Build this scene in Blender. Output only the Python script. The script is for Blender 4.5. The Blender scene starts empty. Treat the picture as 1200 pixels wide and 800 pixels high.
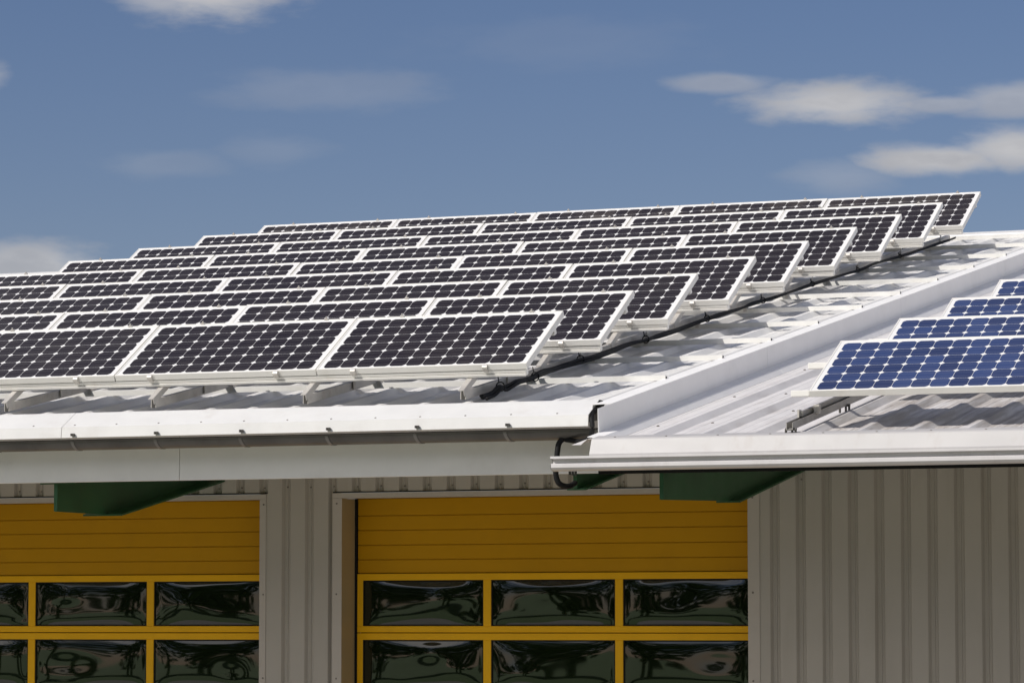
import bpy, bmesh, math, random
from math import radians, sin, cos, tan, pi, sqrt
from mathutils import Vector, Matrix

random.seed(7)
C = bpy.context.scene.collection

# ------------------------------------------------------------------ camera
CZ = 3.3                                   # camera height above the yard
cam_d = bpy.data.cameras.new('camera')
cam = bpy.data.objects.new('camera', cam_d)
C.objects.link(cam)
cam_d.sensor_width = 36.0
cam_d.lens = 4194.56 / 1200 * 36.0
cam_d.clip_start = 0.5
cam_d.clip_end = 3000
YAW, PIT = -0.3891, 0.0794
fw = Vector((sin(YAW) * cos(PIT), cos(YAW) * cos(PIT), sin(PIT)))
cam.location = (0, 0, CZ)
cam.rotation_euler = fw.to_track_quat('-Z', 'Y').to_euler()
bpy.context.scene.camera = cam

# ------------------------------------------------------------------ sun and sky
SUN_EL, SUN_AZ = 42.5, 218.0               # azimuth clockwise from +Y: in front of the roof, to the left
to_sun = Vector((sin(radians(SUN_AZ)) * cos(radians(SUN_EL)),
                 cos(radians(SUN_AZ)) * cos(radians(SUN_EL)), sin(radians(SUN_EL))))
sun_d = bpy.data.lights.new('sun', 'SUN')
sun_d.energy = 4.2
sun_d.angle = radians(0.5)
sun_d.color = (1.0, 0.955, 0.89)
sun = bpy.data.objects.new('sun', sun_d)
C.objects.link(sun)
sun.location = (-20, -20, 40)
sun.rotation_euler = (-to_sun).to_track_quat('-Z', 'Y').to_euler()

world = bpy.data.worlds.new('World')
bpy.context.scene.world = world
world.use_nodes = True
vs = bpy.context.scene.view_settings
vs.view_transform = 'Standard'
vs.look = 'None'
vs.gamma = 1.0
vs.exposure = -0.06
vs.use_curve_mapping = False


class NT:
    """small helper round a node tree"""
    def __init__(s, tree):
        s.t = tree

    def n(s, kind, **kw):
        nd = s.t.nodes.new(kind)
        for k, v in kw.items():
            setattr(nd, k, v)
        return nd

    def put(s, sock, val):
        if hasattr(val, 'is_linked') or isinstance(val, bpy.types.NodeSocket):
            s.t.links.new(val, sock)
        else:
            sock.default_value = val

    def m(s, op, a, b=0.0, c=0.0, clamp=False):
        nd = s.n('ShaderNodeMath', operation=op)
        nd.use_clamp = clamp
        s.put(nd.inputs[0], a)
        s.put(nd.inputs[1], b)
        s.put(nd.inputs[2], c)
        return nd.outputs[0]

    def ramp(s, x, lo, hi, smooth=True):
        nd = s.n('ShaderNodeMapRange')
        nd.interpolation_type = 'SMOOTHSTEP' if smooth else 'LINEAR'
        s.put(nd.inputs[0], x)
        nd.inputs[1].default_value = lo
        nd.inputs[2].default_value = hi
        return nd.outputs[0]

    def mix(s, f, a, b):
        nd = s.n('ShaderNodeMix', data_type='RGBA')
        s.put(nd.inputs[0], f)
        s.put(nd.inputs[6], a if not isinstance(a, tuple) else (*a[:3], 1))
        s.put(nd.inputs[7], b if not isinstance(b, tuple) else (*b[:3], 1))
        return nd.outputs[2]

    def noise(s, vec, scale, detail=3.0, rough=0.5):
        nd = s.n('ShaderNodeTexNoise')
        if vec is not None:
            s.put(nd.inputs['Vector'], vec)
        nd.inputs['Scale'].default_value = scale
        nd.inputs['Detail'].default_value = detail
        nd.inputs['Roughness'].default_value = rough
        return nd.outputs['Fac']

    def scale(s, vec, sc):
        nd = s.n('ShaderNodeMapping')
        s.put(nd.inputs[0], vec)
        nd.inputs[3].default_value = sc
        return nd.outputs[0]


W = NT(world.node_tree)
world.node_tree.nodes.clear()
sky = W.n('ShaderNodeTexSky', sky_type='NISHITA')
sky.sun_disc = False
sky.sun_elevation = radians(SUN_EL)
sky.sun_rotation = radians(SUN_AZ)
sky.altitude = 300
sky.air_density = 1.0
sky.dust_density = 0.15
sky.ozone_density = 3.0
hsv = W.n('ShaderNodeHueSaturation')
hsv.inputs['Saturation'].default_value = 1.12
hsv.inputs['Value'].default_value = 1.0
W.put(hsv.inputs['Color'], sky.outputs[0])
tc = W.n('ShaderNodeTexCoord')
sep = W.n('ShaderNodeSeparateXYZ')
W.put(sep.inputs[0], tc.outputs['Generated'])
az = W.m('MULTIPLY', W.m('ARCTAN2', sep.outputs[0], sep.outputs[1]), 180 / pi)
el = W.m('MULTIPLY', W.m('ARCSINE', sep.outputs[2]), 180 / pi)
comb = W.n('ShaderNodeCombineXYZ')
W.put(comb.inputs[0], W.m('MULTIPLY', az, 0.72))
W.put(comb.inputs[1], W.m('MULTIPLY', el, 2.0))
nz = W.noise(comb.outputs[0], 1.0, 6.0, 0.55)
nz2 = W.noise(comb.outputs[0], 0.28, 4.0, 0.5)
nzs = W.m('MULTIPLY', W.m('SUBTRACT', W.m('ADD', nz, W.m('MULTIPLY', nz2, 0.5)), 0.75), 1.6)
# clouds, the last row unseen and added for fill: azimuth, elevation, half widths in degrees, density
clouds = [(-27.1, 10.10, 1.45, 0.60, .88), (-27.9, 9.98, .9, .35, .6), (-17.1, 8.32, 1.65, 0.40, .86), (-15.4, 8.28, 1.3, 0.16, .5), (-18.9, 8.66, 1.0, 0.20, .42),
          (-14.2, 8.34, 1.2, 0.32, .55), (-15.4, 7.40, 1.45, 0.30, .86), (-14.2, 7.55, 1.3, 0.40, .88), (-17.0, 7.15, 1.0, 0.3, .22),
          (-30.0, 5.72, 1.35, 0.42, .72), (-31.0, 8.70, 0.75, 0.3, .55), (-25.2, 8.55, 2.2, 0.38, .16),
          (-28.0, 7.35, 1.2, 0.3, .13), (-26.1, 7.6, 1.0, 0.3, .11), (-21.5, 9.3, 2.6, 0.5, .06),
          (-33.5, 7.0, 2.0, 0.7, .6), (-9.5, 8.0, 2.6, 0.8, .7), (-40, 9.0, 5, 1.3, .7), (2, 12, 7, 2.0, .7),
          (60, 22, 24, 9, .9), (120, 30, 34, 14, .9), (172, 19, 26, 11, .95), (-150, 20, 32, 13, .95), (-178, 17, 22, 9, .9), (-100, 30, 26, 14, .9), (20, 48, 40, 14, .85), (-60, 38, 20, 10, .85)]  # big unseen clouds, added to fill the shade with neutral light
cover = None
for a0, e0, ra, re, dens in clouds:
    dx = W.m('DIVIDE', W.m('SUBTRACT', az, a0), ra)
    dy = W.m('DIVIDE', W.m('SUBTRACT', el, e0), re)
    d = W.m('SQRT', W.m('ADD', W.m('MULTIPLY', dx, dx), W.m('MULTIPLY', dy, dy)))
    d = W.m('ADD', d, nzs)
    mk = W.m('MULTIPLY', W.ramp(d, 1.12, 0.28), dens)
    cover = mk if cover is None else W.m('MAXIMUM', cover, mk)
cl_col = W.mix(W.ramp(nz, 0.3, 0.7), (7.8, 7.7, 7.9), (9.9, 9.75, 9.8))
# unseen clouds away from the view and overhead, brightened for more fill light
away = W.m('ABSOLUTE', W.m('SUBTRACT', az, -22.0))
cl_col = W.mix(W.m('MAXIMUM', W.ramp(away, 30.0, 70.0), W.ramp(el, 22.0, 40.0)), cl_col, (22.0, 21.0, 20.0))
tint = W.n('ShaderNodeMix', data_type='RGBA', blend_type='MULTIPLY')
tint.inputs[0].default_value = 1.0
W.put(tint.inputs[6], hsv.outputs[0])
tint.inputs[7].default_value = (1.06, .93, 1.05, 1)
skycol = W.mix(cover, tint.outputs[2], cl_col)
bg = W.n('ShaderNodeBackground')
bg.inputs['Strength'].default_value = 0.060
W.put(bg.inputs['Color'], skycol)
wo = W.n('ShaderNodeOutputWorld')
W.put(wo.inputs['Surface'], bg.outputs[0])


# ------------------------------------------------------------------ materials
def material(name, base, rough=0.5, metal=0.0, var=0.06, vscale=3.0, dirt=None, bump=0.0, spec=0.5, streak=None):
    m = bpy.data.materials.new(name)
    m.use_nodes = True
    t = NT(m.node_tree)
    b = m.node_tree.nodes['Principled BSDF']
    b.inputs['Roughness'].default_value = rough
    b.inputs['Metallic'].default_value = metal
    b.inputs['Specular IOR Level'].default_value = spec
    geo = t.n('ShaderNodeNewGeometry')
    pos = geo.outputs['Position']
    n1 = t.noise(pos, vscale, 5.0, 0.6)
    lo = tuple(c * (1 - var) for c in base)
    hi = tuple(min(1, c * (1 + var)) for c in base)
    col = t.mix(t.ramp(n1, 0.3, 0.7), lo, hi)
    if dirt:
        dcol, amount, dscale = dirt
        n2 = t.noise(t.scale(pos, streak or (1, 1, 1)), dscale, 6.0, 0.62)
        col = t.mix(t.m('MULTIPLY', t.ramp(n2, 0.5, 0.78), amount), col, dcol)
    t.put(b.inputs['Base Color'], col)
    nr = t.noise(pos, vscale * 4, 3.0)
    t.put(b.inputs['Roughness'], t.m('ADD', t.m('MULTIPLY', nr, 0.16), rough - 0.08))
    if bump:
        bp = t.n('ShaderNodeBump')
        bp.inputs['Strength'].default_value = bump
        bp.inputs['Distance'].default_value = 0.01
        t.put(bp.inputs['Height'], t.noise(pos, vscale * 6, 4.0))
        t.put(b.inputs['Normal'], bp.outputs[0])
    return m


M = {}
M['white'] = material('white_painted_sheet', (.70, .692, .68), .42, var=.03, dirt=((.45, .40, .34), .22, 5.0))
M['roof'] = material('white_roof_sheet', (.80, .785, .76), .45, var=.04, dirt=((.45, .41, .35), .34, 2.6), streak=(2.5, .7, 1))
M['wingroof'] = material('grey_white_roof_sheet', (.71, .685, .675), .45, var=.05, dirt=((.36, .31, .28), .42, 3.2), streak=(3, .5, 1))
M['wingflash'] = material('pinkish_white_flashing', (.47, .455, .45), .5, var=.04, dirt=((.36, .31, .28), .35, 3.2), streak=(3, 3, .4))
M['wingflash2'] = material('pale_gutter_paint', (.62, .60, .60), .4, var=.04, dirt=((.36, .31, .28), .3, 3.2), streak=(3, 3, .4))
M['verge'] = material('white_verge_sheet', (.88, .865, .85), .5, var=.025, dirt=((.5, .48, .47), .15, 2.0))
M['fascia'] = material('light_grey_fascia_sheet', (.87, .855, .835), .45, var=.025, dirt=((.42, .38, .34), .25, 1.4))
M['frame'] = material('white_aluminium_frame', (.80, .78, .74), .38, var=.03, dirt=((.5, .42, .33), .25, 6.0))
M['alu'] = material('dull_aluminium', (.60, .57, .53), .45, metal=.35, var=.10, vscale=6, dirt=((.33, .27, .22), .5, 7.0))
M['alu_grey'] = material('grey_aluminium', (.40, .38, .35), .45, metal=.5, var=.1, vscale=6, dirt=((.22, .19, .16), .5, 7.0))
M['rail'] = material('white_rail_paint', (.74, .73, .70), .42, var=.04, dirt=((.45, .40, .33), .3, 5.0))
M['zinc'] = material('weathered_zinc', (.135, .13, .125), .42, metal=.55, var=.15, vscale=4, dirt=((.10, .09, .08), .5, 6.0))
M['zinc_light'] = material('light_zinc', (.25, .24, .235), .42, metal=.5, var=.1)
M['dark'] = material('dark_fixing', (.05, .045, .04), .5, var=.2)
M['rubber'] = material('black_rubber', (.010, .010, .011), .62, var=.2, spec=.2)
M['cladding'] = material('beige_grey_cladding', (.435, .402, .36), .5, var=.03, vscale=1.5, dirt=((.32, .28, .23), .25, 2.0), streak=(3, 3, .5))
M['trim'] = material('beige_grey_trim', (.49, .445, .40), .5, var=.03, dirt=((.30, .26, .22), .3, 3.0))
M['yellow'] = material('yellow_door_paint', (.55, .274, .002), .45, spec=.22, var=.04, vscale=1.2, dirt=((.40, .20, .01), .3, 2.0))
M['yellow_frame'] = material('bright_yellow_frame_paint', (.84, .45, .005), .42, spec=.25, var=.03, dirt=((.42, .22, .01), .2, 4.0))
M['green'] = material('green_steel_paint', (.022, .095, .036), .42, var=.12, dirt=((.03, .05, .03), .4, 4.0))
M['screw'] = material('screw_head', (.22, .20, .18), .45, metal=.6, var=.2)
M['concrete'] = material('yard_concrete', (.36, .337, .30), .85, var=.12, vscale=.6, dirt=((.17, .16, .14), .5, .35), bump=.3)


def pane_material():
    m = bpy.data.materials.new('dark_acrylic_pane')
    m.use_nodes = True
    t = NT(m.node_tree)
    b = m.node_tree.nodes['Principled BSDF']
    geo = t.n('ShaderNodeNewGeometry')
    n1 = t.noise(geo.outputs['Position'], 2.0, 4.0)
    t.put(b.inputs['Base Color'], t.mix(n1, (.003, .005, .002), (.007, .012, .005)))
    b.inputs['Roughness'].default_value = .03
    b.inputs['IOR'].default_value = 1.72
    b.inputs['Coat Weight'].default_value = 0.0
    b.inputs['Coat Roughness'].default_value = .03
    return m


M['pane'] = pane_material()


M['backsheet'] = material('grey_module_back', (.20, .19, .175), .6, var=.1)  # underside darkened to cut bounce and deepen the shade below
M['jamb'] = material('tan_door_reveal', (.40, .31, .17), .5, var=.05)


def cell_material(name, dark, light, spread, backsheet, tint, rough):
    """pseudo-square cells 12 x 6 on a white backsheet, in metres through the UV map"""
    m = bpy.data.materials.new(name)
    m.use_nodes = True
    t = NT(m.node_tree)
    b = m.node_tree.nodes['Principled BSDF']
    uv = t.n('ShaderNodeTexCoord').outputs['UV']
    sp = t.n('ShaderNodeSeparateXYZ')
    t.put(sp.inputs[0], uv)
    P, Q = 0.126, 0.1247
    u = t.m('DIVIDE', t.m('SUBTRACT', sp.outputs[0], .040), P)
    v = t.m('DIVIDE', t.m('SUBTRACT', sp.outputs[1], .022), Q)
    iu, iv = t.m('FLOOR', u), t.m('FLOOR', v)
    x = t.m('MULTIPLY', t.m('SUBTRACT', t.m('SUBTRACT', u, iu), .5), P)
    y = t.m('MULTIPLY', t.m('SUBTRACT', t.m('SUBTRACT', v, iv), .5), Q)
    ax, ay = t.m('ABSOLUTE', x), t.m('ABSOLUTE', y)
    r = t.m('SQRT', t.m('ADD', t.m('MULTIPLY', x, x), t.m('MULTIPLY', y, y)))
    inside = t.m('MULTIPLY', t.m('LESS_THAN', ax, .0619), t.m('LESS_THAN', ay, .0615))
    inside = t.m('MULTIPLY', inside, t.m('LESS_THAN', r, .0735))
    # only inside the 12 x 6 field
    for s_, hi in ((iu, 12), (iv, 6)):
        inside = t.m('MULTIPLY', inside, t.m('GREATER_THAN', s_, -.5))
        inside = t.m('MULTIPLY', inside, t.m('LESS_THAN', s_, hi - .5))
    bus = t.m('LESS_THAN', t.m('ABSOLUTE', t.m('SUBTRACT', ay, .031)), .0011)
    oi = t.n('ShaderNodeObjectInfo')
    cv = t.n('ShaderNodeCombineXYZ')
    t.put(cv.inputs[0], iu)
    t.put(cv.inputs[1], iv)
    t.put(cv.inputs[2], t.m('MULTIPLY', oi.outputs['Random'], 97.0))
    wn = t.n('ShaderNodeTexWhiteNoise', noise_dimensions='3D')
    t.put(wn.inputs[0], cv.outputs[0])
    f = t.m('MULTIPLY', wn.outputs[0], spread)
    f = t.m('ADD', f, t.m('MULTIPLY', oi.outputs['Random'], (1 - spread) * .6))
    cell = t.mix(f, dark, light)
    geo = t.n('ShaderNodeNewGeometry')
    st = t.noise(t.scale(uv, (3, 60, 1)), 1.0, 3.0)
    cell = t.mix(t.m('MULTIPLY', t.ramp(st, .45, .8), .22), cell, tint)
    cell = t.mix(t.m('MULTIPLY', bus, .12), cell, backsheet)
    col = t.mix(inside, backsheet, cell)
    # dust, a little more of it on the panels farther up the roof
    nd = t.noise(geo.outputs['Position'], 2.3, 6.0, .65)
    px = t.n('ShaderNodeSeparateXYZ')
    t.put(px.inputs[0], geo.outputs['Position'])
    far = t.m('ADD', t.m('MULTIPLY', t.ramp(px.outputs[1], 33.6, 34.6), .10), .02)
    far = t.m('ADD', far, t.m('MULTIPLY', t.m('MULTIPLY', t.ramp(sp.outputs[1], .05, .0), .25), t.ramp(nd, .3, .7)))
    col = t.mix(t.m('MULTIPLY', t.ramp(nd, .38, .72), far), col, (.40, .34, .25))
    t.put(b.inputs['Base Color'], col)
    t.put(b.inputs['Roughness'], t.m('ADD', t.m('MULTIPLY', nd, .12), rough))
    b.inputs['Specular IOR Level'].default_value = .42
    return m


M['black_cells'] = cell_material('black_mono_cells', (.022, .0165, .0165), (.031, .025, .026), .55, (.82, .81, .80), (.046, .036, .034), .14)
M['blue_cells'] = cell_material('blue_mono_cells', (.026, .038, .100), (.042, .068, .180), .85, (.80, .79, .78), (.06, .055, .11), .16)


# ------------------------------------------------------------------ mesh helpers
class MB:
    """collects shapes, links them as one mesh object; z values are given relative to the camera height"""
    def __init__(s):
        s.v, s.f, s.uv = [], [], None

    def add(s, vs_, fs):
        o = len(s.v)
        s.v += [tuple(p) for p in vs_]
        s.f += [tuple(i + o for i in f) for f in fs]
        return s

    def box(s, a, b):
        (x0, y0, z0), (x1, y1, z1) = a, b
        return s.add([(x0, y0, z0), (x1, y0, z0), (x1, y1, z0), (x0, y1, z0), (x0, y0, z1), (x1, y0, z1), (x1, y1, z1), (x0, y1, z1)],
                     [(0, 3, 2, 1), (4, 5, 6, 7), (0, 1, 5, 4), (1, 2, 6, 5), (2, 3, 7, 6), (3, 0, 4, 7)])

    def bbox(s, a, b, r=.004):
        """box with chamfered edges along its longest run"""
        bm = bmesh.new()
        mn, mx = Vector(a), Vector(b)
        bmesh.ops.create_cube(bm, size=1)
        for v in bm.verts:
            v.co = Vector([mn[i] + (v.co[i] + .5) * (mx[i] - mn[i]) for i in range(3)])
        bmesh.ops.bevel(bm, geom=bm.edges[:], offset=r, segments=1, affect='EDGES')
        bm.verts.index_update()
        s.add([v.co[:] for v in bm.verts], [[v.index for v in f.verts] for f in bm.faces])
        bm.free()
        return s

    def prism(s, pts, x0, x1):
        """closed (y,z) polygon extruded along X"""
        n = len(pts)
        return s.add([(x0, y, z) for y, z in pts] + [(x1, y, z) for y, z in pts],
                     [tuple(range(n)), tuple(range(2 * n - 1, n - 1, -1))] +
                     [(i, i + n, (i + 1) % n + n, (i + 1) % n) for i in range(n)])

    def sheet(s, pts, x0, x1, t=.004):
        """folded sheet: (y,z) polyline with thickness, extruded along X"""
        off = []
        for i, p in enumerate(pts):
            nrm = []
            for a, b in ((i - 1, i), (i, i + 1)):
                if 0 <= a and b < len(pts):
                    d = Vector((pts[b][0] - pts[a][0], pts[b][1] - pts[a][1])).normalized()
                    nrm.append(Vector((-d.y, d.x)))
            q = sum(nrm, Vector((0, 0))).normalized()
            k = 1 / max(.4, q.dot(nrm[0]))
            off.append((p[0] - q.x * t * k, p[1] - q.y * t * k))
        n = len(pts)
        for i in range(n - 1):
            s.prism([pts[i], pts[i + 1], off[i + 1], off[i]], x0, x1)
        return s

    def tube(s, path, r, seg=10, cap=True):
        P = [Vector(p) for p in path]
        rings = []
        up = Vector((0, 0, 1))
        for i, p in enumerate(P):
            d = (P[min(i + 1, len(P) - 1)] - P[max(i - 1, 0)]).normalized()
            a = d.cross(up)
            if a.length < 1e-3:
                a = d.cross(Vector((0, 1, 0)))
            a.normalize()
            b = a.cross(d)
            rr = r[i] if isinstance(r, (list, tuple)) else r
            rings.append([p + (a * cos(2 * pi * k / seg) + b * sin(2 * pi * k / seg)) * rr for k in range(seg)])
        vs_ = [v for rg in rings for v in rg]
        fs = []
        for i in range(len(P) - 1):
            for k in range(seg):
                fs.append((i * seg + k, i * seg + (k + 1) % seg, (i + 1) * seg + (k + 1) % seg, (i + 1) * seg + k))
        if cap:
            fs.append(tuple(range(seg - 1, -1, -1)))
            fs.append(tuple((len(P) - 1) * seg + k for k in range(seg)))
        return s.add(vs_, fs)

    def move(s, mat):
        s.v = [tuple(mat @ Vector(p)) for p in s.v]
        return s

    def mesh(s, name, mat, smooth=False, lift=True):
        me = bpy.data.meshes.new(name)
        me.from_pydata([(x, y, z + (CZ if lift else 0)) for x, y, z in s.v], [], s.f)
        bm = bmesh.new()
        bm.from_mesh(me)
        bmesh.ops.recalc_face_normals(bm, faces=bm.faces[:])
        bm.to_mesh(me)
        bm.free()
        me.materials.append(mat)
        if smooth:
            me.polygons.foreach_set('use_smooth', [True] * len(me.polygons))
        return me

    def build(s, name, mat, parent=None, smooth=False, lift=True):
        o = bpy.data.objects.new(name, s.mesh(name, mat, smooth, lift))
        C.objects.link(o)
        if parent:
            o.parent = parent
            if lift:                      # parents that stand at world positions keep the child's world coordinates
                o.matrix_parent_inverse = parent_inv(parent)
        return o


def parent_inv(p):
    mat = Matrix.Identity(4)
    while p:
        mat = Matrix.LocRotScale(p.location, p.rotation_euler, None) @ mat if not p.parent else p.matrix_parent_inverse @ Matrix.LocRotScale(p.location, p.rotation_euler, None) @ mat
        p = p.parent
    return mat.inverted()


def tag(o, label, cat, group=None):
    o['label'] = label
    o['category'] = cat
    if group:
        o['group'] = group
    return o


def empty(name, loc, label=None, cat=None, group=None):
    o = bpy.data.objects.new(name, None)
    o.empty_display_size = .2
    C.objects.link(o)
    o.location = loc
    if label:
        tag(o, label, cat, group)
    return o


def ordinal(n):
    return {1: 'first', 2: 'second', 3: 'third', 4: 'fourth', 5: 'fifth', 6: 'sixth', 7: 'seventh', 8: 'eighth', 9: 'ninth',
            10: 'tenth', 11: 'eleventh', 12: 'twelfth'}[n]


# ------------------------------------------------------------------ the roof plane
YB, ZB = 22.6539, 1.79565                  # lower edge of the front panel row
TAN = 0.1867656
TH = math.atan(TAN)
CT, ST = cos(TH), sin(TH)


def zr(y, off):                            # height of the plane parallel to the roof, off metres along its normal
    return ZB + off / CT + (y - YB) * TAN


RIB_U, PAN_U = -.268, -.305                # upper roof: rib crowns and pans
RIB_W, PAN_W = -.420, -.457                # wing roof
RIDGE = 36.55
XV = -8.45                                 # the upper roof's right verge
XL, XR = -26.0, 1.5
WALL = 25.2
DOOR = 25.45


def ribbed_roof(x0, x1, rib, pan, y0, y1, first, P, name, mat, parent):
    prof = []                              # (x, off)
    k0 = math.ceil((x0 - first) / P)
    x = first + k0 * P
    prof.append((x0, pan))
    while x + .11 < x1:
        if x - .067 > x0:
            prof += [(x - .066, pan), (x - .021, rib), (x + .021, rib), (x + .066, pan)]
            # two shallow stiffening beads in the pan
            for q in (.13, .22):
                if x + q + .02 < x1:
                    prof += [(x + q - .010, pan), (x + q - .004, pan + .003), (x + q + .004, pan + .003), (x + q + .010, pan)]
        x += P
    prof.append((x1, pan))
    b = MB()
    n = len(prof)
    ys = [y0, (y0 + y1) * .5, y1]
    vs_ = [(px, y, zr(y, o)) for y in ys for px, o in prof]
    fs = [(j * n + i, j * n + i + 1, (j + 1) * n + i + 1, (j + 1) * n + i) for j in range(2) for i in range(n - 1)]
    b.add(vs_, fs)
    # other slope behind the ridge, seen from no place in front
    yr = y1 + 10
    b.add([(x0, y1 + .001, zr(y1, pan)), (x1, y1 + .001, zr(y1, pan)), (x1, yr, zr(y1, pan) - 10 * TAN), (x0, yr, zr(y1, pan) - 10 * TAN)], [(0, 1, 2, 3)])
    return b.build(name, mat, parent)


# ------------------------------------------------------------------ ground
g = MB().add([(-500, -500, 0), (500, -500, 0), (500, 500, 0), (-500, 500, 0)], [(0, 1, 2, 3)]).build('ground', M['concrete'], lift=False)
g['kind'] = 'structure'
t = NT(M['concrete'].node_tree)
bs = M['concrete'].node_tree.nodes['Principled BSDF']
yard = bs.inputs['Base Color'].links[0].from_socket
gp = t.n('ShaderNodeNewGeometry').outputs['Position']
sy = t.n('ShaderNodeSeparateXYZ')
t.put(sy.inputs[0], gp)
edge = t.ramp(t.m('ADD', sy.outputs[1], t.m('MULTIPLY', t.noise(gp, .4, 4.0), 2.0)), 9.2, 8.8)
t.put(bs.inputs['Base Color'], t.mix(edge, yard, t.mix(t.noise(gp, 1.5, 6.0), (.06, .12, .02), (.13, .22, .045))))

# ------------------------------------------------------------------ the building
hall = empty('workshop_building', (-12, WALL, 0),
             'white and beige metal clad workshop with yellow sectional doors and ribbed white roofs', 'building')

roof_u = ribbed_roof(XL, XV - .02, RIB_U, PAN_U, 22.52, RIDGE, -9.013, .333, 'roof', M['roof'], hall)
roof_u['label'] = 'higher white ribbed roof under the dark panels'
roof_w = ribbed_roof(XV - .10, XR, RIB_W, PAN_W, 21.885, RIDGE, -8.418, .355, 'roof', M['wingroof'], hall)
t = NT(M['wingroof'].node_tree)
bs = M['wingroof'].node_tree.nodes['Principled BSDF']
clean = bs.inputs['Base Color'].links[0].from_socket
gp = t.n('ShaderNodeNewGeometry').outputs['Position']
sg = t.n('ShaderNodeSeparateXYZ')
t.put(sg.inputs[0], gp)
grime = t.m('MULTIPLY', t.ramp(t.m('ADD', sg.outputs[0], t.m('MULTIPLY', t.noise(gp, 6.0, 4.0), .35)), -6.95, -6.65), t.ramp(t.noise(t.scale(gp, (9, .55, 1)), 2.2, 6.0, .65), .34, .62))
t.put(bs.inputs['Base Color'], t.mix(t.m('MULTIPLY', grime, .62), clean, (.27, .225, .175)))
roof_w['label'] = 'lower ribbed roof wing under the blue panels'

# ridge cap
MB().sheet([(RIDGE + .35, zr(RIDGE, RIB_U) - .03), (RIDGE, zr(RIDGE, RIB_U + .016)), (RIDGE - .26, zr(RIDGE - .26, RIB_U + .012)), (RIDGE - .27, zr(RIDGE - .27, RIB_U - .006))],
           XL, XV - .02).build('ridge_cap', M['roof'], roof_u)
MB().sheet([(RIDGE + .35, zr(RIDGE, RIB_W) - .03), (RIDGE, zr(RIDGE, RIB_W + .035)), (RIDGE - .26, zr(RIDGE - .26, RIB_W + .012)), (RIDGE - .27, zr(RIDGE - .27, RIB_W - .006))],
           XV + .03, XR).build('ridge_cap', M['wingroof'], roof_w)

# verge flashing pieces between the two roofs
for a, b in ((22.11, 25.690), (25.694, 29.330), (29.334, 32.870), (32.874, RIDGE + .02)):
    m = MB()
    prof = [(XV - .150, RIB_U - .020), (XV - .142, RIB_U + .012), (XV, RIB_U + .016), (XV + .004, RIB_W + .012), (XV + .092, RIB_W + .006), (XV + .132, PAN_W + .002)]
    aa = a
    n = len(prof)
    for i in range(n - 1):
        (xa, oa), (xb, ob) = prof[i], prof[i + 1]
        ya = max(aa, 22.38) if i < 2 else (min(aa, 21.9) if i >= 3 and aa < 23 else aa)
        p = [(xa, ya, zr(ya, oa)), (xb, ya, zr(ya, ob)), (xb, b, zr(b, ob)), (xa, b, zr(b, oa))]
        dx_, dz_ = (xb - xa), (ob - oa)
        L = sqrt(dx_ * dx_ + dz_ * dz_)
        nx, nz_ = dz_ / L * .003, -dx_ / L * .003
        q = [(v[0] + nx, v[1], v[2] + nz_) for v in p]
        m.add(p + q, [(0, 1, 2, 3), (7, 6, 5, 4), (0, 4, 5, 1), (1, 5, 6, 2), (2, 6, 7, 3), (3, 7, 4, 0)])
    m.build('verge_flashing', M['verge'], roof_u)

# eave flashing of the upper roof, in two sheets
EX1 = -8.59
for xa, xb in ((XL, -12.602), (-12.598, EX1)):
    fl = MB()
    fl.sheet([(22.555, zr(22.555, RIB_U + .006)), (22.52, 1.521), (22.50, 1.5197), (22.30, 1.408), (22.292, 1.3375), (22.305, 1.3345)], xa, xb, .004)
    flash = fl.build('eave_flashing', M['white'], roof_u)
MB().sheet([(22.52, 1.516), (22.502, 1.5135), (22.304, 1.4025), (22.298, 1.340)], -12.64, -12.56, .002).build('seam_strip', M['white'], roof_u)  # added under the seam to stop a light leak
# raised back lip that stands above the pans
MB().prism([(22.515, 1.512), (22.54, 1.508), (22.54, zr(22.54, PAN_U)), (22.515, zr(22.515, PAN_U))], XL, EX1 + .01).build('eave_filler', M['white'], roof_u)


def disc(c, nrm, r, h, name, mat, parent):
    nrm = Vector(nrm).normalized()
    c = Vector(c)
    return MB().tube([c - nrm * .001, c + nrm * h * .5, c + nrm * h], [r, r, r * .6], 8).build(name, mat, parent)


for k in range(-5, 13):
    x = -12.845 + .335 * k
    if x < EX1 - .05:
        disc((x, 22.325, 1.4222), (0, -.49, .87), .009, .006, 'screw', M['screw'], roof_u)

# gutter of the upper roof: half round zinc trough under the flashing
GC = (22.455, 1.3185)
gr_, gn = .066, 14
outer = [(GC[0] - gr_ * cos(pi * i / gn), GC[1] - gr_ * 1.0 * sin(pi * i / gn)) for i in range(gn + 1)]
inner = [(GC[0] - (gr_ - .004) * cos(pi * i / gn), GC[1] - (gr_ - .004) * sin(pi * i / gn)) for i in range(gn + 1)]
gm = MB()
GX1 = -8.545
for i in range(gn):
    gm.prism([outer[i], outer[i + 1], inner[i + 1], inner[i]], XL, GX1)
gm.prism(outer + [(outer[-1][0], outer[-1][1] + .001)], GX1 - .003, GX1 + .004)          # end cap
gm.tube([(XL, outer[0][0], outer[0][1])and(XL, outer[0][0], outer[0][1]), (GX1, outer[0][0], outer[0][1])], .008, 8)
gutter_u = gm.build('gutter', M['zinc'], hall)
gutter_u['label'] = 'dark grey half round gutter under the higher eave'
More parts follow.
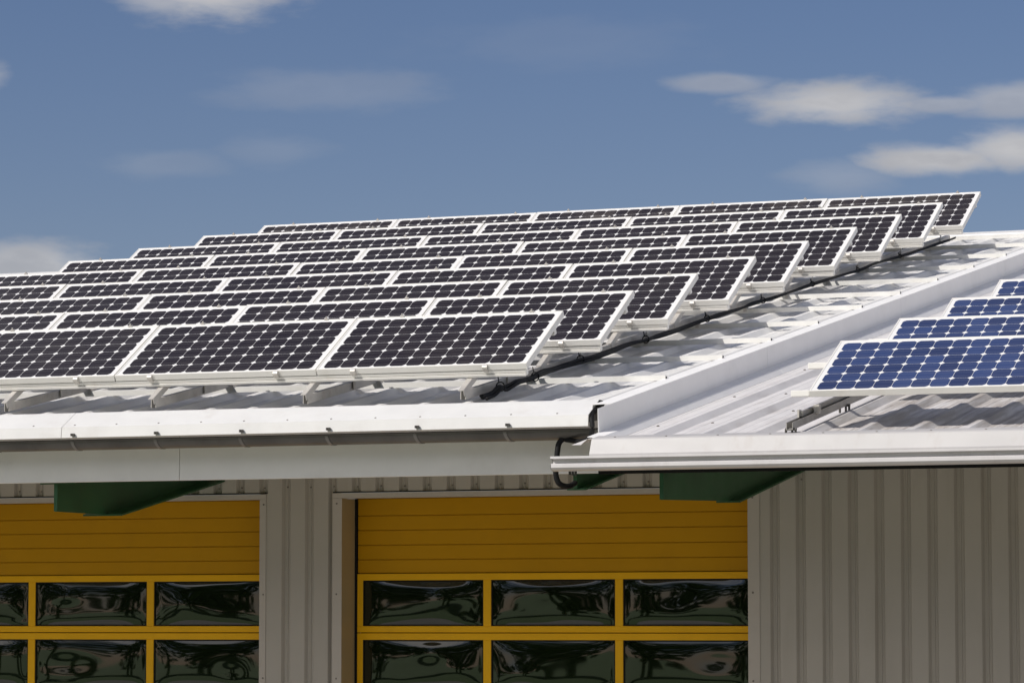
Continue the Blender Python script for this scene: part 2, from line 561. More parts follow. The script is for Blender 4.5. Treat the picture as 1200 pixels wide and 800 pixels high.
# a collar joint near the end, straps and hook ends
so = [(GC[0] - (gr_ + .004) * cos(pi * i / gn), GC[1] - (gr_ + .004) * sin(pi * i / gn)) for i in range(gn + 1)]
for k in range(-3, 7):
    x = -12.57 + .667 * k
    if x > EX1 - .02:
        continue
    s_ = MB()
    for i in range(gn):
        s_.add([(x - .012 + .05 * i / gn, *so[i]), (x + .012 + .05 * i / gn, *so[i]), (x + .012 + .05 * (i + 1) / gn, *so[i + 1]), (x - .012 + .05 * (i + 1) / gn, *so[i + 1]),
                (x - .012 + .05 * i / gn, *outer[i]), (x + .012 + .05 * i / gn, *outer[i]), (x + .012 + .05 * (i + 1) / gn, *outer[i + 1]), (x - .012 + .05 * (i + 1) / gn, *outer[i + 1])],
               [(0, 1, 2, 3), (0, 3, 7, 4), (1, 5, 6, 2)])
    s_.build('gutter_strap', M['zinc_light'], gutter_u)
    hk = MB().box((x + .055, 22.268, 1.345), (x + .084, 22.285, 1.363))
    hk.box((x + .061, 22.264, 1.349), (x + .068, 22.270, 1.361))
    hk.build('gutter_hook', M['dark'], gutter_u)
x = GX1
cl_ = MB()
so2 = [(GC[0] - (gr_ + .006) * cos(pi * i / gn), GC[1] - (gr_ + .006) * sin(pi * i / gn)) for i in range(gn + 1)]
for i in range(gn):
    cl_.prism([so2[i], so2[i + 1], outer[i + 1], outer[i]], GX1 - .06, GX1 - .004)
cl_.build('gutter_collar', M['zinc_light'], gutter_u)

# fascia boards
for a, b in ((-19.0, -11.882), (-11.878, -8.47)):
    MB().bbox((a, 22.720, 1.0386), (b, 22.76, 1.44), .003).build('fascia', M['fascia'], hall)

# eave flashing and box gutter of the wing
wf = MB()
wf.sheet([(21.97, zr(21.97, RIB_W + .004)), (21.85, zr(21.85, RIB_W + .006)), (21.838, 1.2152), (21.795, 1.1203), (21.79, 1.074)], XV + .06, XR, .004)
wflash = wf.build('eave_flashing', M['wingflash'], roof_w)
wflash['label'] = 'pinkish white flashing above the wing gutter'
MB().prism([(21.845, 1.209), (21.88, 1.213), (21.88, zr(21.88, PAN_W)), (21.845, zr(21.845, PAN_W))], XV + .06, XR).build('eave_filler', M['wingflash'], roof_w)
for k in range(0, 16):
    x = -8.24 + .355 * k
    if x < -5.0:
        disc((x, 21.87, zr(21.87, RIB_W + .006)), (0, -.2, 1), .010, .007, 'screw', M['screw'], roof_w)
for k, (dx_, y) in enumerate([(0, 22.75), (0, 24.3), (0, 25.9), (1, 22.85), (1, 24.4), (2, 23.4), (2, 25.0)]):
    disc((-8.24 + .355 * dx_ + .02 * (k % 3) - .02, y, zr(y, PAN_W)), (0, -.19, 1), .011, .007, 'screw', M['screw'], roof_w)

XG0 = -8.595
gprof = [(21.7800, 1.1058), (21.7800, 1.0109), (21.6750, 1.0054), (21.6320, 1.0147), (21.6180, 1.0286), (21.6180, 1.0484), (21.6320, 1.0543), (21.6600, 1.0583), (21.6600, 1.0840), (21.6180, 1.0869), (21.6180, 1.1018), (21.6360, 1.1018)]
wg = MB().sheet(gprof, XG0, XR, .004)
wg.prism([p for p in gprof[:10]] + [(21.622, 1.0995), (21.66, 1.073)], XG0, XG0 + .004)
gutter_w = wg.build('gutter', M['wingflash2'], hall)
gutter_w['label'] = 'white box gutter along the lower wing eave'
for k in range(3):
    MB().box((XG0 + .10 + .02 * k, 21.69, .984 - .004 * k), (XG0 + .112 + .02 * k, 21.705, 1.006)).build('gutter_bolt', M['dark'], gutter_w)
MB().box((XV + .12, 21.80, .990), (XR, 21.82, 1.07)).build('fascia', M['rubber'], hall)['label'] = 'dark strip painted as the shade behind the wing gutter'  # black strip stands in for shade under and behind the gutter


# cladding with vertical grooves; openings for the doors
def cladding(x0, x1, z0, z1, name='wall'):
    prof = []
    k = math.ceil((x0 - (-8.275)) / .2 - 1e-6)
    x = -8.275 + .2 * k
    prof.append((x0, 0))
    while x < x1 - .085:
        if x > x0 + .002:
            prof += [(x, 0), (x + .016, .030), (x + .031, .030), (x + .036, .024), (x + .044, .024), (x + .049, .030), (x + .062, .030), (x + .078, 0)]
        x += .2
    prof.append((x1, 0))
    n = len(prof)
    vs_ = [(px, WALL + d, z) for z in (z0, z1) for px, d in prof]
    return MB().add(vs_, [(i, i + 1, n + i + 1, n + i) for i in range(n - 1)])


R0, R1 = -11.76, -8.442                     # right door opening in the wall
L0, L1 = -15.75, -12.46
ZT = 1.036                                  # top of the openings
ZG = -CZ
wall = cladding(XL, L0, ZG, ZT)
for part in ((XL, XV - .03, ZT, 1.93), (XV - .03, XR, ZT, 1.72), (L1, R0, ZG, ZT), (R1, XR, ZG, ZT)):
    c2 = cladding(*part)
    wall.add(c2.v, c2.f)
wall_o = wall.build('wall', M['cladding'], hall)
# gable side walls and the back close the hall
bw = MB().box((XL, WALL + .1, ZG), (XL + .1, 46, 1.7)).box((XR - .1, WALL + .1, ZG), (XR, 46, 1.7)).box((XL, 46, ZG), (XR, 46.1, 1.8))
bw.build('wall', M['cladding'], hall)['label'] = 'plain side and rear walls'
for k in range(-36, 4):
    x = -8.275 + .2 * k + .040
    if -15.1 < x < -7.9:
        disc((x, WALL + .024, 1.085 - .004 * (k % 2)), (0, -1, 0), .0075, .005, 'screw', M['screw'], wall_o)
# trims round the openings
tr = MB()
for x0, x1 in ((L1 - .004, L1 + .05), (R0 - .075, R0 + .004), (R1 - .003, R1 + .088)):
    tr.box((x0, WALL - .006, ZG), (x1, WALL - .002, .99))
for x0, x1 in ((L0 - .05, L1 + .05), (R0 - .075, R1 + .088)):
    tr.box((x0, WALL - .008, .992), (x1, WALL - .003, 1.031))
    tr.box((x0, WALL - .001, .992), (x1, WALL + .12, .996))
trim_o = tr.build('door_trim', M['trim'], hall)
for x in (L1 + .03, R0 - .04, R1 + .035):
    for z in (.95, .25, -.4):
        disc((x, WALL - .006, z), (0, -1, 0), .0075, .005, 'screw', M['screw'], trim_o)
for x0, x1 in ((L0 - .05, L1 + .05), (R0 - .075, R1 + .088)):
    MB().box((x0, WALL - .004, 1.0335), (x1, WALL + .03, 1.042)).build('drip_shadow_line', M['rubber'], hall)  # black strip paints the shadow line above the header trim
# reveals of the openings
jb = MB()
for x in (L0, R0):
    jb.box((x - .05, WALL + .0012, ZG), (x, DOOR + .06, .991))
for x in (L1, R1):
    jb.box((x, WALL + .033, ZG), (x + .03, DOOR + .06, .991))
for x0, x1 in ((L0, L1), (R0, R1)):
    jb.box((x0, WALL + .125, .997), (x1, DOOR + .06, 1.03))
jb.build('door_jamb', M['jamb'], hall)


def pane_mesh(w, h, seed):
    """bulged double acrylic pane; the skin is wavy so that reflections swirl"""
    rnd = random.Random(seed)
    nx, ny = 72, 30
    waves = [(rnd.uniform(.6, 2.6) / w, rnd.uniform(-1.1, 1.1) / h, rnd.uniform(0, 6.3), rnd.uniform(.0004, .0011)) for _ in range(3)]
    dents = [(rnd.uniform(.2, .8) * w, rnd.uniform(.2, .8) * h, rnd.uniform(.10, .26), rnd.uniform(-.005, .005)) for _ in range(3)]
    b = MB()
    vs_ = []
    for j in range(ny + 1):
        for i in range(nx + 1):
            x, z = w * i / nx, h * j / ny
            e = min(1, min(x, w - x) / .05) * min(1, min(z, h - z) / .05)
            e = e * e * (3 - 2 * e)
            bul = .007 * (1 - (2 * x / w - 1) ** 4) * (1 - (2 * z / h - 1) ** 4)
            d = bul + e * (sum(a * sin(2 * pi * (kx * x + kz * z) * .5 + ph) for kx, kz, ph, a in waves) +
                           sum(a * math.exp(-(((x - cx) / r) ** 2 + ((z - cz) / (r * .6)) ** 2)) for cx, cz, r, a in dents))
            vs_.append((x, -d, z))
    b.add(vs_, [(j * (nx + 1) + i, j * (nx + 1) + i + 1, (j + 1) * (nx + 1) + i + 1, (j + 1) * (nx + 1) + i) for j in range(ny) for i in range(nx)])
    return b


def door(x0, x1, label, seed):
    """sectional door: grooved slats above, two glazed sections in view, glazed and plain sections below"""
    b = MB()
    zt = 1.018
    b.box((x0, DOOR + .008, .4135), (x1, DOOR + .05, zt))                  # core behind the grooves
    b.box((x0, DOOR + .008, ZG + .02), (x1, DOOR + .05, -1.024))
    MB().box((x0, DOOR + .052, ZG + .02), (x1, DOOR + .07, zt)).build('door_light_block', M['dark'], hall)  # unseen backing plate, added to stop light leaking through the section gaps
    edges = [1.018, .9968, .8625, .7490, .6335, .5205, .4132]
    for za, zb_ in zip(edges[:-1], edges[1:]):
        b.bbox((x0, DOOR - .001, zb_ + .0035), (x1, DOOR + .0075, za - .0035), .003)
    d = b.build('sectional_door', M['yellow'], hall)
    d['label'] = label
    fr = MB()
    zs = [(.4132, -.0472), (-.0472, -.535), (-.535, -1.023)]
    for si, (za, zb_) in enumerate(zs):
        top, bot = za - .003, zb_ + .003
        pz1, pz0 = za - .0545, zb_ + .0525
        fr.bbox((x0, DOOR - .012, pz1), (x1, DOOR + .0078, top), .003)
        fr.bbox((x0, DOOR - .012, bot), (x1, DOOR + .0078, pz0), .003)
        fr.bbox((x0, DOOR - .0115, pz0 - .001), (x0 + .048, DOOR + .0078, pz1 + .001), .003)
        xp = x0 + .048
        for pi_ in range(3):
            w = 1.0175
            xe = xp + w
            nxt = xe + (.0645 if pi_ < 2 else .048)
            fr.bbox((xe, DOOR - .0115, pz0 - .001), (min(nxt, x1), DOOR + .0078, pz1 + .001), .003)
            pm = pane_mesh(w - .016, pz1 - pz0 - .016, seed * 31 + si * 7 + pi_)
            pm.move(Matrix.Translation((xp + .008, DOOR + .004, pz0 + .008)))
            po = pm.build('window_pane', M['pane'], d, smooth=True)
            gk = MB()
            for q in ((xp, pz0, xe, pz0 + .009), (xp, pz1 - .009, xe, pz1), (xp, pz0 + .009, xp + .009, pz1 - .009), (xe - .009, pz0 + .009, xe, pz1 - .009)):
                gk.box((q[0], DOOR - .004, q[1]), (q[2], DOOR + .0068, q[3]))
            gk.build('pane_gasket', M['rubber'], d)
            xp = nxt
    for za, zb_ in ((-1.023, -1.51), (-1.51, -2.0), (-2.0, -2.49), (-2.49, -2.98), (-2.98, -3.27)):
        fr.bbox((x0, DOOR - .001, zb_ + .0035), (x1, DOOR + .0075, za - .0035), .003)
    f = fr.build('door_frame', M['yellow_frame'], d)
    return d


door(-11.735, -8.455, 'yellow sectional door at the right with three full panes per glazed section', 3)
door(-15.735, -12.462, 'yellow sectional door at the left behind the long green beam', 5)
# black side seal of the right door's left edge
MB().box((R0 + .001, DOOR - .006, ZG), (-11.738, DOOR + .05, .994)).build('side_seal', M['rubber'], hall)


# green steel roof beams with coped ends, sloping with the roof
def beam(xc, y0, cope, z0, wtop, wbot, depth, label=None, rise=0.0, name='roof_beam'):
    y1 = WALL + .02
    b = MB()
    yc = y0 + cope
    zf = lambda y: z0 + rise + max(0, (y - yc)) * TAN
    ztop = lambda y: z0 + depth + (y - y0) * TAN
    tw = .008
    pts = [(y0, z0), (yc, z0 + rise), (y1, zf(y1)), (y1, ztop(y1)), (y0, ztop(y0))]
    b.prism(pts, xc - tw, xc + tw)
    b.prism([(yc, zf(yc) - .012), (y1, zf(y1) - .012), (y1, zf(y1) + .001), (yc, zf(yc) + .001)], xc - wbot / 2, xc + wbot / 2)
    b.prism([(y0 + .02, ztop(y0 + .02) - .001), (y1, ztop(y1) - .001), (y1, ztop(y1) + .012), (y0 + .02, ztop(y0 + .02) + .012)], xc - wtop / 2, xc + wtop / 2)
    b.prism([(y0 - .006, z0 + .002), (y0 - .0005, z0 + .002), (y0 - .0005, ztop(y0) + .006), (y0 - .006, ztop(y0) + .006)], xc - .014, xc + .014)
    o = b.build(name, M['green'], hall)
    if label:
        o['label'] = label
    return o


beam(-12.938, 22.82, .70, .8325, .29, .33, .196, label='long green beam under the higher eave at the left')
beam(-8.035, 22.20, 1.35, .832, .22, .175, .186, label='green beam end under the wing gutter beside the beige wall', rise=.036)
beam(-8.895, 22.84, .02, .942, .13, .14, .10, label='short green beam end behind the left tip of the white gutter')
beam(-16.94, 22.82, .70, .828, .29, .33, .193)
beam(-4.035, 22.20, 1.35, .832, .22, .175, .186)


# ------------------------------------------------------------------ cross rails screwed over the roof ribs
RAILY = [23.781, 25.02, 26.17, 27.38, 28.60, 29.75, 30.95, 32.20, 33.40, 34.60, 35.80]


def cross_rail(y, i):
    b = MB()
    o0, o1 = RIB_U + .001, RIB_U + .038
    h = .036
    c = lambda du, off: (y + du * CT - 0 * off, zr(y + du * CT, off))
    b.prism([c(-h / 2, o0), c(h / 2, o0), c(h / 2, o0 + .003), c(-h / 2 + .003, o0 + .003), c(-h / 2 + .003, o1 - .003), c(h / 2, o1 - .003), c(h / 2, o1), c(-h / 2, o1)], -20.5, -8.572)
    o = b.build('cross_rail', M['rail'])
    MB().box((-8.5718, y - h / 2 + .006, zr(y, o0) + .006), (-8.570, y + h / 2 - .004, zr(y, o1) - .008)).build('end_opening', M['dark'], o)
    tag(o, f'white cross rail screwed over the roof ribs, {ordinal(i + 1)} one up from the higher eave', 'rail', 'white rails across the higher roof')
    return o


for i, y in enumerate(RAILY):
    cross_rail(y, i)

# ------------------------------------------------------------------ long base rails lying up the slope
XRAIL = [-9.629 - 1.2 * k for k in range(8)]
OB0, OB1 = -.229, -.168


def base_rail(x, i):
    y0, y1 = 22.60, 35.15
    b = MB()
    w = .02
    prof = [(-w, OB0), (w, OB0), (w, OB1), (-w, OB1)]
    vs_ = [(x + a, y, zr(y, o)) for y in (y0, y1) for a, o in prof]
    b.add(vs_, [(0, 1, 2, 3), (7, 6, 5, 4), (0, 4, 5, 1), (1, 5, 6, 2), (2, 6, 7, 3), (3, 7, 4, 0)])
    root = empty('base_rail', (x, y0, CZ + zr(y0, OB0)),
                 f'long aluminium rail running up the slope under dark panels, {ordinal(i + 1)} from the right', 'rail', 'rails running up the slope under the dark panels')
    b.build('channel', M['alu'], root)
    MB().add([(x + a * .7, y0 - .003, zr(y0, o)) for a, o in prof], [(0, 1, 2, 3)]).build('end_opening', M['dark'], root)
    MB().add([(x + a * .95, y1 + .02, zr(y1, o)) for a, o in prof] + [(x + a * .95, y1 + .001, zr(y1, o)) for a, o in prof],
             [(0, 1, 2, 3), (7, 6, 5, 4), (0, 4, 5, 1), (1, 5, 6, 2), (2, 6, 7, 3), (3, 7, 4, 0)]).build('end_cap', M['rubber'], root)
    if i == 0:
        for y in RAILY[:9]:
            MB().box((x + .020, y - .02, zr(y, OB0) - .03), (x + .05, y + .02, zr(y, OB0) + .012)).build('rail_clamp', M['alu'], root)
    elif i < 4:
        y = RAILY[0]
        MB().box((x + .020, y - .02, zr(y, OB0) - .03), (x + .05, y + .02, zr(y, OB0) + .012)).build('rail_clamp', M['alu'], root)
    return root


for i, x in enumerate(XRAIL):
    base_rail(x, i)


# ------------------------------------------------------------------ solar panels
PW, PH, PT = 1.592, .808, .046
TILT = .5399


def panel_parts(cells):
    """meshes in the panel's own frame: x along the row, y up the face, z out of the face"""
    fr = MB()
    lip = .011
    fr.bbox((0, 0, -PT), (PW, lip, 0), .0015)
    fr.bbox((0, PH - lip, -PT), (PW, PH, 0), .0015)
    fr.bbox((0, lip, -PT), (lip, PH - lip, 0), .0015)
    fr.bbox((PW - lip, lip, -PT), (PW, PH - lip, 0), .0015)
    frame = fr.mesh('frame', M['frame'], lift=False)
    gl = bpy.data.meshes.new('cell_sheet')
    a, z = lip - .002, -.003
    gl.from_pydata([(a, a, z), (PW - a, a, z), (PW - a, PH - a, z), (a, PH - a, z), (a, a, z - .005), (PW - a, a, z - .005), (PW - a, PH - a, z - .005), (a, PH - a, z - .005)], [],
                   [(0, 1, 2, 3), (7, 6, 5, 4)])
    uvl = gl.uv_layers.new(name='UVMap')
    for lp in gl.loops:
        co = gl.vertices[lp.vertex_index].co
        uvl.data[lp.index].uv = (co.x, co.y)
    gl.materials.append(M[cells])
    gl.materials.append(M['backsheet'])
    gl.polygons[1].material_index = 1
    cl = MB()
    cl.tube([(-.018, -.004, -.02), (.018, -.004, -.02)], .021, 12)
    cl.box((-.017, -.012, -.055), (.017, .0, -.02))
    clamp = cl.mesh('clamp', M['alu'], lift=False)
    tp = MB().box((-.016, -.012, .0005), (.016, .006, .007))
    tp.box((-.005, -.004, .0005), (.005, .005, .020))
    tclamp = tp.mesh('top_clamp', M['alu'], lift=False)
    return frame, gl, clamp, tclamp


def make_panel(meshes, label, group, clamps=True):
    root = empty('solar_panel', (0, 0, 0), label, 'solar panel', group)
    frame, gl, clamp, tclamp = meshes
    for nm, me in (('frame', frame), ('cell_sheet', gl)):
        o = bpy.data.objects.new(nm, me)
        C.objects.link(o)
        o.parent = root
    if clamps:
        for x in (.285, 1.285):
            o = bpy.data.objects.new('clamp', clamp)
            C.objects.link(o)
            o.parent = root
            o.location = (x, 0, 0)
            o = bpy.data.objects.new('top_clamp', tclamp)
            C.objects.link(o)
            o.parent = root
            o.location = (x + .07, PH, 0)
    return root


def copy_tree(o):
    c = o.copy()
    C.objects.link(c)
    for ch in o.children:
        d = ch.copy()
        C.objects.link(d)
        d.parent = c
    return c


X0 = -9.19                                  # right end of the dark rows
DY = 1.4296
counts = [4, 4, 5, 6, 5, 5, 5, 5, 5]
black = panel_parts('black_cells')
proto = None
rnd = random.Random(11)
for r in range(9):
    for j in range(counts[r]):
        lab = f'dark solar panel, {ordinal(j + 1)} from right in the {ordinal(r + 1)} row up from the higher eave'
        if proto is None:
            proto = p = make_panel(black, lab, 'dark solar panels on the higher roof')
        else:
            p = copy_tree(proto)
            p['label'] = lab
        y = YB + r * DY + rnd.uniform(-.004, .004)
        p.location = (X0 - PW - j * 1.6 + .008, y, CZ + ZB + r * DY * TAN + rnd.uniform(-.003, .003))
        p.rotation_euler = (TILT + rnd.uniform(-.004, .004), 0, 0)

BX, BY, BDY, BTILT = -7.036, 22.258, 1.413, .489
BZ = 1.529
blue = panel_parts('blue_cells')
bproto = None
for r in range(4):
    lab = f'blue solar panel on the lower roof wing, {ordinal(r + 1)} one up from the wing gutter'
    if bproto is None:
        bproto = p = make_panel(blue, lab, 'blue solar panels on the lower roof wing', clamps=False)
    else:
        p = copy_tree(bproto)
        p['label'] = lab
    p.location = (BX, BY + r * BDY, CZ + BZ + r * BDY * TAN)
    p.rotation_euler = (BTILT, 0, 0)

# rails that carry each dark row: one under its lower edge, one higher up under its back
SB, CB = sin(TILT), cos(TILT)


def on_face(r, s, d):                       # point s up the face, d below it, in row r
    y = YB + r * DY + s * CB + d * SB
    z = ZB + r * DY * TAN + s * SB - d * CB
    return y, z


def panel_rail(r, s, which):
    xl = X0 - counts[r] * 1.6 - .03
    b = MB()
    q = [on_face(r, s + a, PT + d) for a, d in ((-.004, .006), (.040, .001), (.040, .054), (.012, .054), (.012, .048), (-.012, .048), (-.012, .031), (.008, .031), (.008, .026), (-.004, .026))]
    b.prism(q, xl, X0 + .0 - .012)
    o = b.build('panel_rail', M['frame'])
    tag(o, f'aluminium rail along the {which} of the {ordinal(r + 1)} dark panel row from the eave', 'rail', 'rails carrying the dark panel rows')
    b2 = MB().prism([on_face(r, s + a, PT + d) for a, d in ((-.003, .008), (.036, .004), (.036, .052), (-.003, .046))], X0 - .0118, X0 - .010)
    e = b2.build('end_cap', M['frame'], o)
    return o


for r in range(9):
    panel_rail(r, .006, 'lower edge')
    panel_rail(r, .62, 'back')


# triangular brackets standing on the base rails
def bracket(r, x, label):
    b = MB()
    dch = PT + .055
    w = .018
    h = .045
    # chord under the panels down to the base rail
    s1 = .78
    s0 = None
    for k in range(400):                    # where the chord's axis meets the base rail's top
        s = .2 - k * .003
        y, z = on_face(r, s, dch + h * .5)
        if z <= zr(y, OB1) - .012:
            s0 = s
            break
    y0, z0 = on_face(r, s0, dch + h * .5)
    root = empty('panel_bracket', (x, y0, CZ + zr(y0, OB1)), label, 'bracket', 'triangular brackets under the dark panels')
    lo_a, lo_b = on_face(r, s0, dch), on_face(r, s0, dch + h)
    hi_a, hi_b = on_face(r, s1, dch), on_face(r, s1, dch + h)
    xs = x + .0215
    b.prism([lo_a, hi_a, hi_b, lo_b], xs, xs + .004)
    b.prism([lo_a, hi_a, on_face(r, s1, dch + .004), on_face(r, s0, dch + .004)], xs - .036, xs - .0005)
    b.build('chord', M['alu'], root)
    pa = on_face(r, .72, dch + .02)
    yb_ = pa[0] + .02
    b = MB().prism([(yb_ - .02, zr(yb_, OB0 + .01)), (yb_ + .02, zr(yb_, OB0 + .01)), (pa[0] + .02, pa[1]), (pa[0] - .02, pa[1])], xs + .0055, xs + .0095)
    b.build('rear_post', M['alu'], root)
    return root


for i in range(6):
    bracket(0, XRAIL[i], f'aluminium bracket under the front row of dark panels, {ordinal(i + 1)} from the right')
for r in range(1, 9):
    bracket(r, XRAIL[0], f'aluminium bracket under the right end of the {ordinal(r + 1)} dark panel row from the eave')

# ------------------------------------------------------------------ mounting of the blue panels
def wing_rail(r):
    sB, cB = sin(BTILT), cos(BTILT)
    at = lambda s, d: (BY + r * BDY + s * cB + d * sB, BZ + r * BDY * TAN + s * sB - d * cB)
    made = []
    for s, xl, xe, d, nm in ((.035, -7.165, BX - .002, .012, 'lower'), (.56, -7.20, BX + PW + .1, PT + .002, 'upper')):
        if nm == 'lower' and r > 0:
            continue
        y, z = at(s, d)
        o = MB().bbox((xl, y - .022, z - .042), (xe, y + .022, z), .004).build('panel_rail', M['frame'])
        tag(o, f'white rail sticking out left under the {nm} edge of the {ordinal(r + 1)} blue panel up', 'rail', 'rails carrying the blue panels')
    # edge clip on the panel's left side
    y, z = at(.27, .01)


for r in range(4):
    wing_rail(r)

wb = empty('base_rail', (-7.055, 21.90, CZ + zr(21.90, RIB_W)), 'grey aluminium channel on small bolts running up the wing roof under the blue panels', 'rail')
xb = -7.055
b = MB()
o0, o1 = RIB_W + .028, RIB_W + .075
y0, y1 = 21.90, 27.6
for (xa, xe, oa, ob) in ((xb - .022, xb + .022, o0, o0 + .004), (xb - .022, xb - .018, o0 + .004, o1), (xb + .018, xb + .022, o0 + .004, o1)):
    vs_ = [(x, y, zr(y, o)) for y in (y0, y1) for x, o in ((xa, oa), (xe, oa), (xe, ob), (xa, ob))]
    b.add(vs_, [(0, 1, 2, 3), (7, 6, 5, 4), (0, 4, 5, 1), (1, 5, 6, 2), (2, 6, 7, 3), (3, 7, 4, 0)])
b.build('channel', M['alu_grey'], wb)
for y in (21.92, 23.1, 24.3):
    m = MB()
    for dx_ in (-.03, .012, .035):
        m.tube([(xb + dx_, y, zr(y, RIB_W - .02)), (xb + dx_, y, zr(y, RIB_W + .032))], .008, 8)
    m.tube([(xb - .034, y, zr(y, RIB_W + .03)), (xb + .042, y, zr(y, RIB_W + .03))], .009, 8)
    m.build('standoff_bolt', M['dark'], wb)
MB().bbox((xb + .004, 22.40, zr(22.40, o1 - .01)), (xb + .045, 22.44, zr(22.40, o1) + .05), .003).build('support_post', M['alu'], wb)
m = MB()
m.box((xb - .03, 22.16, zr(22.16, o1)), (xb - .018, 22.22, zr(22.16, o1) + .05))
m.build('splice_clip', M['alu'], wb)
vs_ = [(x, y, zr(y, o)) for y in (22.18, 27.4) for x, o in ((xb - .024, o1 + .002), (xb - .002, o1 + .002), (xb - .002, o1 + .034), (xb - .024, o1 + .034))]
MB().add(vs_, [(0, 1, 2, 3), (7, 6, 5, 4), (0, 4, 5, 1), (1, 5, 6, 2), (2, 6, 7, 3), (3, 7, 4, 0)]).build('upper_channel', M['alu_grey'], wb)

# ------------------------------------------------------------------ cables and hoses
cab = [(22.748, -.231), (22.902, -.221), (23.030, -.198), (23.155, -.215), (23.345, -.202), (23.635, -.207), (23.832, -.191), (24.082, -.195), (24.474, -.191),
       (24.859, -.198), (25.219, -.198), (25.645, -.191), (26.006, -.199), (26.316, -.201), (26.815, -.198), (27.269, -.193), (27.800, -.190), (28.283, -.200),
       (28.622, -.187), (29.107, -.193), (29.680, -.191), (30.324, -.191), (31.204, -.193), (31.771, -.198), (32.301, -.187), (33.110, -.196), (33.864, -.195), (34.554, -.190), (35.10, -.192)]


def smooth_path(P, k=4):
    P = [Vector(p) for p in P]
    out = []
    for i in range(len(P) - 1):
        a, b, c, d = P[max(i - 1, 0)], P[i], P[i + 1], P[min(i + 2, len(P) - 1)]
        for q in range(k):
            t = q / k
            out.append(.5 * ((2 * b) + (c - a) * t + (2 * a - 5 * b + 4 * c - d) * t * t + (3 * b - a - 3 * c + d) * t ** 3))
    out.append(P[-1])
    return out


XC = XRAIL[0] + .09
cr = random.Random(3)
bundle = empty('cable_bundle', (XC, 22.75, CZ + zr(22.75, -.231)), 'thick black cable bundle running up the roof beside the dark panels', 'cable')
n = len(cab)
for s_, (dx_, do, rad) in enumerate(((0, -.004, .017), (.014, -.014, .012), (-.010, .006, .011))):
    P, R = [], []
    for i, (y, off) in enumerate(cab):
        f = i / (n - 1)
        k = 1 - .55 * f
        wob = cr.uniform(-.012, .012)
        P.append((XC + dx_ * k + wob, y, zr(y, off + do * k + cr.uniform(-.006, .006))))
        R.append(rad * k)
    sp_ = smooth_path(P)
    rr = []
    for i in range(n - 1):
        for q in range(4):
            rr.append(R[i] + (R[i + 1] - R[i]) * q / 4)
    rr.append(R[-1])
    MB().tube(sp_, rr, 9).build('cable_strand', M['rubber'], bundle, smooth=True)
for y in (23.05, 23.7, 24.6, 26.0, 27.45, 28.9, 30.3, 31.7, 33.1):
    f = (y - 22.64) / 12.3
    k = 1 - .6 * f
    i = min(range(n), key=lambda q: abs(cab[q][0] - y))
    z = zr(y, cab[i][1])
    ring = [(XC + .032 * k * cos(a), y, z + .034 * k * sin(a)) for a in [2 * pi * q / 14 for q in range(15)]]
    MB().tube(ring, .0045, 6, cap=False).tube([(XC - .01, y, z + .03 * k), (XC - .02, y + .004, z + .075 * k)], .004, 6).build('cable_tie', M['rubber'], bundle)

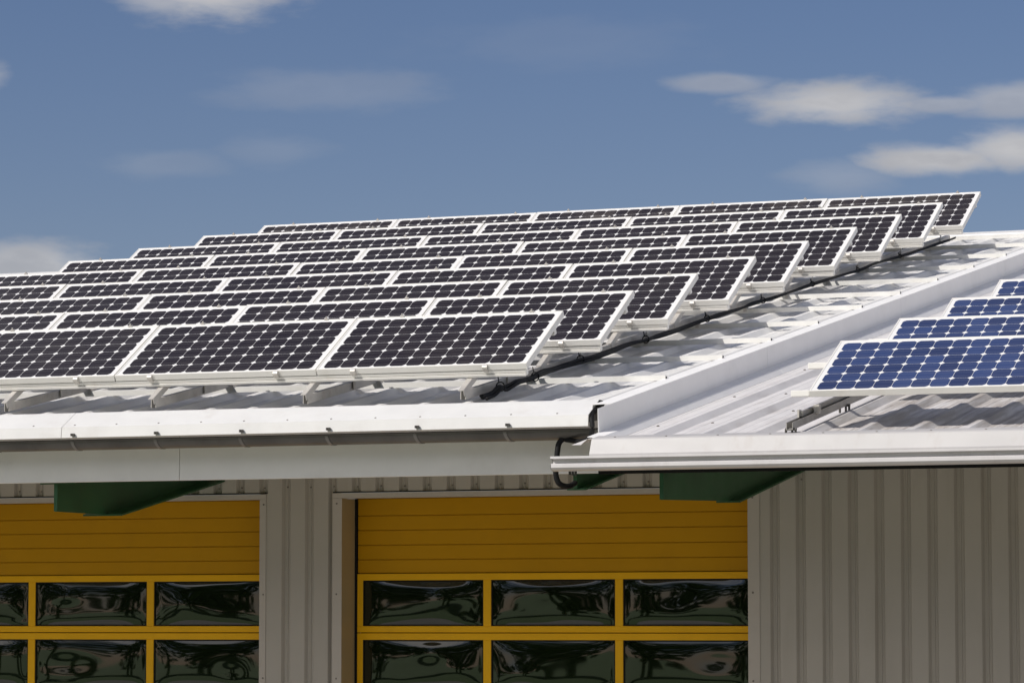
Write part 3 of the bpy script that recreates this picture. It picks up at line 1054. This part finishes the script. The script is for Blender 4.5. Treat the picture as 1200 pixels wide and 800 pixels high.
hose = MB()
hp = [(-8.650, 22.60, 1.500), (-8.615, 22.58, 1.507), (-8.582, 22.54, 1.498), (-8.572, 22.46, 1.468), (-8.582, 22.36, 1.425), (-8.568, 22.30, 1.388), (-8.556, 22.28, 1.340), (-8.558, 22.28, 1.290),
      (-8.585, 22.30, 1.252), (-8.650, 22.34, 1.238), (-8.730, 22.40, 1.242), (-8.810, 22.44, 1.255)]
hose.tube(smooth_path(hp), .017, 10)
o = hose.build('cable', M['rubber'], smooth=True)
tag(o, 'black cable bent around the open end of the higher gutter', 'cable')
hp = [(-8.815, 22.445, 1.269), (-8.830, 22.430, 1.256), (-8.852, 22.415, 1.219), (-8.862, 22.405, 1.114), (-8.868, 22.405, 1.035), (-8.860, 22.415, 0.980), (-8.843, 22.435, 0.952), (-8.817, 22.505, 0.943), (-8.813, 22.625, 0.970)]
o = MB().tube(smooth_path(hp), .019, 10).build('cable', M['rubber'], smooth=True)
tag(o, 'black cable looping past the left tip of the white gutter to a green beam', 'cable')
# folded sheet end at the higher eave's corner
m = MB()
m.add([(EX1 + .003, 22.53, 1.525), (EX1 + .012, 22.285, 1.41), (EX1 + .012, 22.275, 1.36), (EX1 + .003, 22.53, 1.39)], [(0, 1, 2, 3)])
m.add([(EX1 + .007, 22.53, 1.525), (EX1 + .016, 22.285, 1.41), (EX1 + .016, 22.275, 1.36), (EX1 + .007, 22.53, 1.39)], [(0, 1, 2, 3)])
m.build('flashing_end', M['zinc'], roof_u)

# ------------------------------------------------------------------ trees across the yard, mirrored in the door panes
tr_ = random.Random(5)
tm = MB()
for k in range(16):
    cx = -72 + k * 4.2 + tr_.uniform(-1.5, 1.5)
    cy = -33 + tr_.uniform(-8, 8)
    hh = tr_.uniform(12, 19)
    tm.tube([(cx, cy, 0), (cx + .2, cy, hh * .35), (cx + .1, cy, hh * .7)], [.35, .25, .1], 6)
    for q in range(700):
        u, v, w = tr_.gauss(0, 1), tr_.gauss(0, 1), tr_.gauss(0, 1)
        l = sqrt(u * u + v * v + w * w) / (tr_.random() ** .4)
        px, py, pz = cx + u / l * 4.4, cy + v / l * 3.8, hh * .56 + w / l * hh * .46
        s = tr_.uniform(.35, .8)
        a, e = tr_.uniform(0, 6.3), tr_.uniform(-.8, .8)
        d1 = Vector((cos(a), sin(a), e)).normalized() * s
        d2 = d1.cross(Vector((tr_.uniform(-1, 1), tr_.uniform(-1, 1), 1))).normalized() * s * .7
        c_ = Vector((px, py, pz))
        tm.add([c_ + d1, c_ + d2, c_ - d1, c_ - d2], [(0, 1, 2, 3)])
M['leaf'] = material('dark_leaves', (.10, .16, .03), .6, var=.5, vscale=1.0)
o = tm.build('tree_line', M['leaf'], lift=False)
tag(o, 'row of dark green trees across the yard, seen only as reflections in the door panes', 'trees')
o['kind'] = 'stuff'
